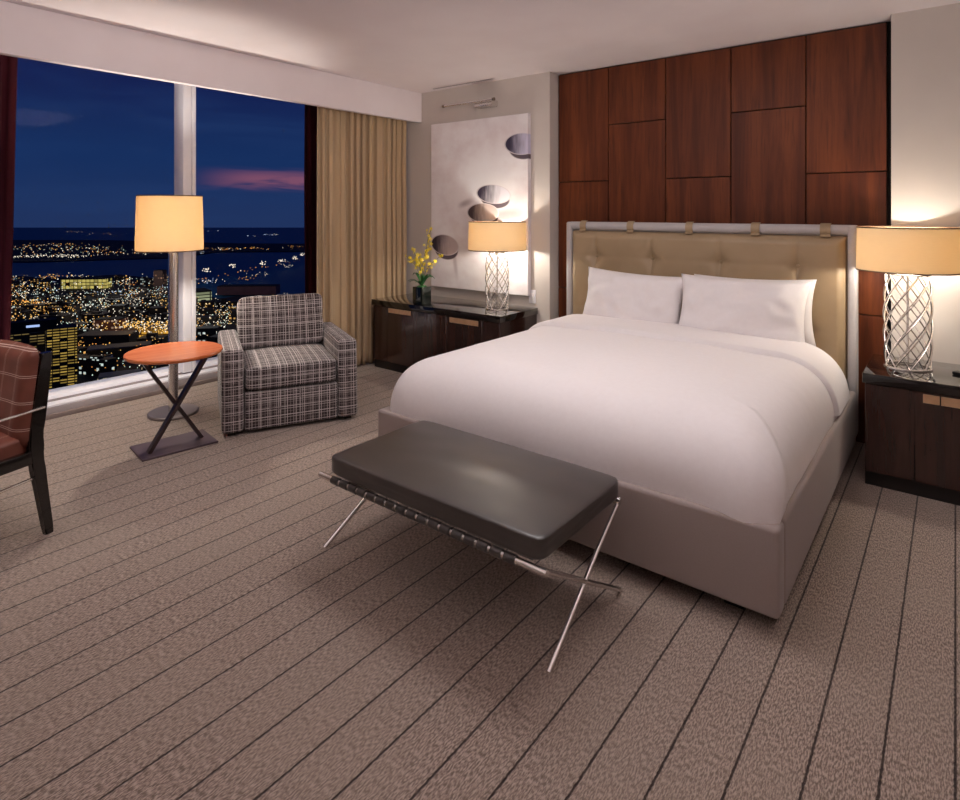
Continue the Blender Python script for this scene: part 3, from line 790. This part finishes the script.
M['ground'] = noisy('night_ground', rgb(17, 15, 19), rgb(30, 26, 26), .02, .9, 0)
M['land'] = noisy('dark_shore_land', rgb(10, 14, 24), rgb(16, 18, 26), .01, .9, 0)
M['sea'] = mat('night_sea', rgb(46, 118, 142), .5, spec=.1)
def poly(name, pts, z, th, m):
    bm = B(); top = [bm.verts.new((p.x, p.y, z)) for p in pts]; bot = [bm.verts.new((p.x, p.y, z - th)) for p in pts]
    bm.faces.new(top); bm.faces.new(bot[::-1]); n = len(pts)
    for k in range(n): bm.faces.new((top[k], bot[k], bot[(k + 1) % n], top[(k + 1) % n]))
    return struct(obj(name, bm, m))
poly('sea', [polar(4480, -1.3), polar(4480, 1.0), polar(300, 1.0), polar(300, -1.3)], GZ - 2, 1, M['sea'])
poly('city_ground', [polar(250, -1.6), polar(1000, -1.3), polar(1180, -.85), polar(1090, -.72), polar(1150, -.60), polar(1040, -.50), polar(830, -.44), polar(880, -.38), polar(790, -.33), polar(900, -.25), polar(900, 0.4), polar(250, .4)], GZ, 1.5, M['ground'])
poly('headland', [polar(1480, -1.3), polar(1430, -.75), polar(1500, -.62), polar(1560, -.50), polar(1780, -.44), polar(1800, -.30), polar(1700, .2), polar(2150, .2), polar(2250, -.4), polar(2500, -.62), polar(2550, -1.3)], GZ + .5, 2, M['land'])

# notable buildings
def building(name, label, depth, a, w, d, h, rot, m, roof=M['ground'], group=None, setback=None, cat='building'):
    p = polar(depth, a, GZ); t = thing(name, label, cat, p, rot, group)
    bm = B(); box(bm, (-w / 2, -d / 2, 0), (w / 2, d / 2, h)); obj('walls', bm, m, t)
    bm = B(); box(bm, (-w / 2 + .5, -d / 2 + .5, h), (w / 2 - .5, d / 2 - .5, h + .8))
    if setback: box(bm, (-w * setback / 2, -d * setback / 2, h), (w * setback / 2, d * setback / 2, h + 4.5))
    obj('roof', bm, roof, t)
    TAKEN.append((p.x, p.y, math.hypot(w, d) / 2)); return t
TAKEN = [(polar(395, -.712).x, polar(395, -.712).y, 36)]
VR = YAW  # blocks roughly square to the hotel
fyel = facade('tower_window_bands', rgb(26, 22, 20), rgb(226, 186, 88), .62, 4.0, 1.75, .88, .46, .86)
fyel2 = facade('tower_window_bands_dim', rgb(22, 20, 20), rgb(210, 178, 104), .34, 4.0, 1.75, .88, .40, .72)
tw = thing('apartment_tower', 'twin-slab residential tower with yellow-lit balcony bands behind the brown chair', 'building', polar(395, -.712, GZ), VR + .62)
bm = B(); box(bm, (-3, -9, 0), (13, 9, 45)); obj('tower_slab', bm, fyel, tw)
bm = B(); box(bm, (-29, -4, 0), (-4, 12, 43)); obj('tower_slab', bm, fyel2, tw)
bm = B(); box(bm, (-22, 0, 43), (2, 10, 50)); obj('penthouse', bm, M['land'], tw)
bm = B(); box(bm, (-14, -.4, 46.2), (-7, -.1, 47.6)); obj('lit_sign', bm, emit('sign_blue_white', rgb(180, 205, 255), .9, False), tw)
building('office_block', 'long pale-yellow lit office block in the middle distance left of the floor lamp', 950, -.655, 66, 20, 15, VR + .1, facade('pale_yellow_facade', rgb(60, 55, 30), rgb(226, 206, 110), .75, 6, 5, .86, .8, .95))  # floodlit front drawn as closely packed glowing cells
building('apartment_block', 'salmon-lit block with small square windows above the round table', 610, -.615, 26, 16, 12, VR + .2, facade('salmon_facade', rgb(120, 76, 62), rgb(244, 206, 170), .5, 3.4, 3.4, .6, .55, .55))
building('warehouse', 'dark flat-roofed warehouse left of the amber-lit lot', 545, -.62, 44, 22, 10, VR + .15, M['land'], roof=noisy('plum_roof', rgb(34, 24, 34), rgb(40, 30, 40), .1, .8, 0))
building('shed', 'navy-roofed shed just beyond the round table top', 500, -.60, 46, 18, 9, VR + .45, M['ground'], roof=noisy('navy_roof', rgb(28, 32, 62), rgb(34, 38, 70), .1, .8, 0))
building('white_house', 'small white house with a dark grid of windows near the table', 470, -.622, 7, 6, 8, VR + .3, facade('white_house_wall', rgb(150, 160, 185), rgb(20, 24, 50), .0, 2.2, 2.6, .5, .5, .9))
building('pavilion', 'teal-roofed pavilion below the table, near the sill', 425, -.60, 26, 14, 6, VR + .5, facade('teal_wall', rgb(40, 60, 80), rgb(255, 240, 200), .7, 5, 6, .5, .6, .5), roof=noisy('teal_roof', rgb(48, 78, 104), rgb(60, 92, 118), .2, .7, 0))
building('brick_house', 'brick-red lit house front close to the window sill', 420, -.525, 9, 9, 11, VR + .2, facade('orange_wall', rgb(150, 84, 40), rgb(255, 170, 60), .7, 5, 5, .5, .6, .6))
building('chimney_block', 'slim dark tower rising beside the floor lamp pole on the waterfront', 905, -.533, 13, 13, 32, VR, facade('dim_brown_tower', rgb(62, 46, 46), rgb(255, 190, 150), .3, 4, 4, .5, .5, .3))
building('parking_deck', 'amber-lit parking deck behind the table and lamp pole', 590, -.545, 46, 26, 7, VR + .1, facade('amber_deck', rgb(110, 74, 22), rgb(255, 190, 70), .8, 5, 3.4, .9, .7, .9), roof=noisy('amber_roof', rgb(70, 52, 30), rgb(80, 60, 34), .1, .8, 0))
building('arena', 'pale-fronted hall with slanted lit side right of the mullion', 800, -.468, 22, 34, 16, VR + .7, facade('arena_front', rgb(80, 84, 70), rgb(214, 220, 170), .6, 30, 4, .95, .7, .95))
building('terminal', 'long dim reddish terminal building by the water above the armchair', 880, -.385, 84, 22, 12, VR + .05, noisy('mast_lit_wall', rgb(110, 76, 82), rgb(122, 84, 90), .1, .9, 0))  # wall colour raised towards red, painting in the mast light
building('blue_roof_hall', 'blue hall roof glimpsed between table and armchair', 425, -.445, 30, 16, 5, VR + .3, M['land'], roof=noisy('blue_roof', rgb(44, 60, 130), rgb(58, 76, 150), .2, .7, 0))
building('dock_house', 'dark waterfront house with amber windows left of the chair back', 705, -.36, 34, 16, 13, VR + .2, facade('dock_windows', rgb(50, 36, 20), rgb(255, 180, 60), .8, 4, 4, .6, .6, .6))
# the many low blocks nothing tells apart
kinds = [facade('block_warm', rgb(26, 22, 24), rgb(255, 196, 110), .8, 4, 3.6, .5, .5, .35), facade('block_cool', rgb(22, 24, 28), rgb(220, 235, 225), .8, 4, 3.6, .55, .5, .35), facade('block_dark', rgb(28, 24, 26), rgb(255, 220, 170), .6, 4, 3.6, .45, .45, .14)]
rb = random.Random(5)
def low_block(depth, a):
    w, d, h = rb.uniform(5, 14), rb.uniform(4, 9), rb.uniform(5, 13)
    p = polar(depth, a); r = math.hypot(w, d)
    if any(math.hypot(p.x - t[0], p.y - t[1]) < r + t[2] for t in TAKEN): return
    TAKEN.append((p.x, p.y, r)); bm = B()
    box(bm, (-w, -d, 0), (w, d, h))
    if rb.random() < .5: box(bm, (-w * .4, -d * .5, h), (w * .3, d * .4, h + rb.uniform(1.5, 4)))
    o = obj('low_building', bm, kinds[rb.choice((0, 0, 1, 2, 2))]); o.location = polar(depth, a, GZ); o.rotation_euler.z = VR + rb.choice((.12, .12, .5, -.3)) + rb.uniform(-.1, .1)
    tag(o, 'low dark night-time block with a few lit windows in the distant city', 'building', 'low city blocks beyond the window')
for k in range(420):
    dep = 120 / rb.uniform(.118, .29); a = rb.uniform(-.80, -.29)
    if a > -.47 and dep > 780: dep = rb.uniform(450, 760)
    low_block(min(dep, 1010), a)
# street, lot and harbour lights: thousands of them, one object
cols = [(255, 196, 104, 1.1), (255, 240, 214, 1.3), (222, 250, 228, 1.0), (255, 170, 84, .9), (255, 90, 70, .9), (200, 222, 255, 1.1)]
lm = [emit('light_' + n, rgb(*c[:3]), c[3], False) for n, c in zip(('amber', 'white', 'greenish', 'orange', 'red', 'blue'), cols)]
bm = B(); rl_ = random.Random(21)
OCT = ((1, 0, 0), (-1, 0, 0), (0, 1, 0), (0, -1, 0), (0, 0, 1), (0, 0, -1)); OF = ((0, 2, 4), (2, 1, 4), (1, 3, 4), (3, 0, 4), (2, 0, 5), (1, 2, 5), (3, 1, 5), (0, 3, 5))
def lamp(p, r, ci):
    vs = [bm.verts.new((p.x + r * q[0], p.y + r * q[1], p.z + r * q[2])) for q in OCT]
    for f in OF: bm.faces.new([vs[i] for i in f]).material_index = ci
def size(dep): return .22 + dep * .00048 * rl_.choice((.45, .6, .6, .8, .8, 1, 1.5))
def street(d0, a0, d1, a1, step, ci, jit=3, keep=.85, z=8):
    p, q = polar(d0, a0), polar(d1, a1); n = max(1, int((q - p).length / step))
    for k in range(n + 1):
        if rl_.random() > keep: continue
        c = p.lerp(q, k / n); dep = c.length
        lamp(Vector((c.x + rl_.uniform(-jit, jit), c.y + rl_.uniform(-jit, jit), GZ + z + rl_.uniform(-2, 4))), size(dep), ci if rl_.random() < .8 else rl_.choice((0, 1, 1, 2, 3)))
def lot(dep, a, sx, sy, n, cis, z=6, big=1.0):
    c = polar(dep, a)
    for _ in range(n):
        x, y = rl_.gauss(0, sx * .5), rl_.gauss(0, sy * .5)
        v = Vector((c.x + cs * x - sn * y, c.y + sn * x + cs * y, GZ + z + rl_.uniform(-2, 5)))
        lamp(v, size(dep) * big, rl_.choice(cis))
# street grid
for k in range(26):
    a = -.84 + k * .022
    if rl_.random() < .75: street(rl_.uniform(430, 620), a, rl_.uniform(700, 1060 if a < -.5 else 800), a + rl_.uniform(-.05, .02), 19, rl_.choice((0, 0, 1, 1, 2, 3)), 4, .6)
for k in range(26):
    dep = 120 / (.114 + k * .0068)
    if a and True:
        hi = -.50 if dep > 790 else -.29
        street(dep, -.84, dep * rl_.uniform(.95, 1.05), hi, 16 + dep * .006, rl_.choice((0, 1, 1, 2, 3)), 5, .55)
for _ in range(150):
    dep = 120 / rl_.uniform(.114, .21); a = rl_.uniform(-.82, -.5 if dep > 790 else -.29)
    lot(dep, a, rl_.uniform(12, 34), rl_.uniform(10, 30), rl_.randint(5, 16), rl_.choice(((1, 1, 2), (1, 2, 2, 5), (0, 1, 3), (0, 0, 3), (1, 1, 1))))
for _ in range(26):
    dep = 120 / rl_.uniform(.2, .30); a = rl_.uniform(-.80, -.36)
    lot(dep, a, rl_.uniform(8, 20), rl_.uniform(6, 16), rl_.randint(3, 9), rl_.choice(((1, 2), (0, 1, 3), (0, 3))))
# amber lots, bright white rail yards
lot(585, -.555, 42, 16, 170, (0, 0, 0, 1), 9, 1.5); lot(565, -.52, 24, 10, 60, (0, 0, 1), 9, 1.4); lot(735, -.765, 50, 14, 90, (0, 3, 0), 8, 1.5); lot(505, -.66, 20, 8, 26, (0, 0, 3), 6); lot(450, -.60, 26, 10, 26, (1, 2, 0), 6); lot(470, -.55, 20, 12, 20, (0, 1), 6); lot(600, -.50, 22, 14, 50, (0, 0, 1), 9); lot(520, -.665, 18, 10, 22, (0, 3, 3)); lot(700, -.74, 60, 22, 70, (3, 0, 0)); lot(770, -.66, 90, 24, 120, (1, 2, 1)); lot(840, -.59, 90, 30, 130, (1, 1, 2, 5)); lot(735, -.60, 70, 16, 90, (2, 1, 1))
lot(960, -.55, 60, 26, 40, (3, 3, 0)); lot(660, -.46, 34, 20, 40, (1, 2, 1)); lot(600, -.44, 22, 16, 30, (1, 2)); lot(720, -.34, 40, 20, 70, (0, 0, 3)); lot(790, -.325, 30, 20, 50, (0, 3, 1))
# headland and harbour shore
street(1470, -.80, 1500, -.66, 3.5, 1, 9, .95); street(1480, -.80, 1510, -.65, 4, 1, 12, .9); street(1500, -.80, 1530, -.68, 5, 1, 12, .9); street(1520, -.80, 1600, -.55, 22, 1, 20, .8)
for _ in range(10): lot(rl_.uniform(1560, 2000), rl_.uniform(-.80, -.53), 120, 90, 22, (1, 0, 3, 2))
street(1530, -.66, 1650, -.49, 14, 1, 14, .7); lot(1650, -.47, 20, 20, 12, (1, 5)); street(1790, -.46, 1800, -.37, 12, 3, 14, .75); lot(1800, -.43, 60, 30, 26, (3, 0, 1)); lot(1850, -.38, 80, 60, 26, (1, 0, 3)); lot(1900, -.31, 60, 60, 14, (0, 3))
lot(2050, -.70, 140, 60, 40, (1, 0, 3))
# causeway with flood-light masts, ships at anchor
street(980, -.462, 1370, -.30, 11, 3, 2, .8, 10)
for (dep, a) in ((1010, -.455), (1090, -.412), (1150, -.363), (1215, -.330), (1280, -.307), (1370, -.295)):
    c = polar(dep, a)
    for j in range(14): lamp(Vector((c.x + cs * rl_.uniform(-9, 9), c.y + sn * rl_.uniform(-9, 9), GZ + 22 + rl_.uniform(-3, 3))), 1.0, 1)
lot(960, -.452, 26, 10, 26, (1, 1, 5), 8); lot(1000, -.475, 16, 10, 10, (3, 1)); lot(1020, -.385, 14, 8, 14, (3, 0)); lot(1080, -.368, 16, 6, 12, (1,)); lot(1250, -.318, 16, 6, 14, (1,))
for (dep, a, n) in ((3150, -.675, 6), (2900, -.622, 4), (3300, -.440, 3), (2800, -.346, 14), (2700, -.372, 3), (2950, -.65, 2)): lot(dep, a, 46, 6, n, (1, 3) if a < -.5 else (1, 5), 10)
tag(obj('city_lights', bm, lm, ang=1), 'thousands of street, harbour and ship lights of the night city', 'city lights', None, 'stuff')

# point lights added above the blocks to light ground and walls
for dep, a, pw, c in ((470, -.66, 9e3, (1, .72, .38)), (560, -.58, 2.4e4, (1, .68, .30)), (640, -.66, 2.2e4, (1, .80, .55)), (600, -.46, 1.6e4, (.95, .95, .85)), (760, -.60, 3.5e4, (.95, .95, .82)), (760, -.72, 3e4, (1, .75, .45)), (860, -.55, 3e4, (1, .8, .6)), (690, -.34, 2e4, (1, .72, .36))):
    l = bpy.data.lights.new('added_city_light', 'POINT'); l.energy = pw; l.color = c; l.shadow_soft_size = 2
    o = bpy.data.objects.new('added_city_light', l); COL.objects.link(o); o.location = polar(dep, a, GZ + 34)

# ------------------------------------------------------------------ sky
w = bpy.data.worlds.new('dusk_sky'); scene.world = w; w.use_nodes = True; w.node_tree.nodes.clear(); N = NT(w.node_tree)
d = N.coord('Generated'); x, y, z = N.sep(d)
el = N.m('DIVIDE', z, N.m('SQRT', N.m('ADD', N.m('MULTIPLY', x, x), N.m('MULTIPLY', y, y))))
az = N.m('ARCTAN2', N.m('MULTIPLY', x, -1.0), y)           # radians left of the bed wall's normal
c = N.mix(N.smooth(el, -.03, .09), rgb(32, 50, 90), rgb(22, 46, 90))
c = N.mix(N.smooth(el, .07, .22), c, rgb(20, 29, 74))
hz = N.noise(N.comb(N.m('MULTIPLY', az, 2.5), N.m('MULTIPLY', el, 18), 1.0), 1.6, 4, .55, .4)
c = N.mix(N.m('MULTIPLY', N.smooth(hz, .45, .75), .35), c, rgb(34, 58, 102))
# a pink evening streak low over the harbour
st_ = N.noise(N.comb(N.m('MULTIPLY', az, 5.0), N.m('MULTIPLY', el, 42), 4.2), 1.0, 4, .55, .5)
band_ = N.m('MULTIPLY', N.smooth(el, .026, .044), N.m('SUBTRACT', 1.0, N.smooth(el, .050, .072)))
side_ = N.m('SUBTRACT', 1.0, N.smooth(az, 1.02, 1.13))
c = N.mix(N.m('MULTIPLY', N.m('MULTIPLY', N.smooth(st_, .40, .60), band_), N.m('MULTIPLY', side_, .9)), c, rgb(128, 78, 100))
bg = N.new('ShaderNodeBackground'); N.l.new(c, bg.inputs[0]); bg.inputs[1].default_value = 1.0
o = N.new('ShaderNodeOutputWorld'); N.l.new(bg.outputs[0], o.inputs[0])

# ------------------------------------------------------------------ room lights (unseen ceiling light over the bed, plus added fill spots)
def spot(name, loc, power, ang, blend=.7, r=.12, col=(1, .90, .82), tgt=None):
    l = bpy.data.lights.new(name, 'SPOT'); l.energy = power; l.spot_size = math.radians(ang); l.spot_blend = blend; l.shadow_soft_size = r; l.color = col
    o = bpy.data.objects.new(name, l); COL.objects.link(o); o.location = loc
    if tgt: o.rotation_euler = (Vector(tgt) - Vector(loc)).to_track_quat('-Z', 'Y').to_euler()
    return o
def area(name, loc, power, sx, sy, rot, col=(1, .92, .86)):
    l = bpy.data.lights.new(name, 'AREA'); l.shape = 'RECTANGLE'; l.size = sx; l.size_y = sy; l.energy = power; l.color = col
    o = bpy.data.objects.new(name, l); COL.objects.link(o); o.location = loc; o.rotation_euler = rot
    return o
area('bedroom_ceiling_light', (-1.6, 2.45, 2.70), 24, 1.6, .7, (0, 0, 0), (1, .94, .94))
spot('added_floor_spot', (-3.7, .6, 2.70), 85, 100, .9, .3, (1, .92, .90), (-4.2, 1.1, 0))  # unseen spot added overhead to brighten the carpet by the window
spot('added_uplight', (.9, .3, 1.85), 230, 130, 1.0, .15, (1, .93, .915), (.1, .8, 2.7))  # unseen uplight added to brighten the ceiling
spot('added_uplight', (-2.2, -1.2, 1.85), 130, 150, 1.0, .15, (1, .93, .915), (-2.3, -.8, 2.7))  # second added uplight, behind the camera, for soft ceiling bounce

scene.view_settings.view_transform = 'Standard'; scene.view_settings.look = 'None'; scene.view_settings.gamma = 1; scene.view_settings.exposure = 0.1
scene.cycles.use_denoising = True; scene.cycles.max_bounces = 10; scene.cycles.diffuse_bounces = 5; scene.cycles.glossy_bounces = 5; scene.cycles.transparent_max_bounces = 12
scene.cycles.sample_clamp_indirect = 6
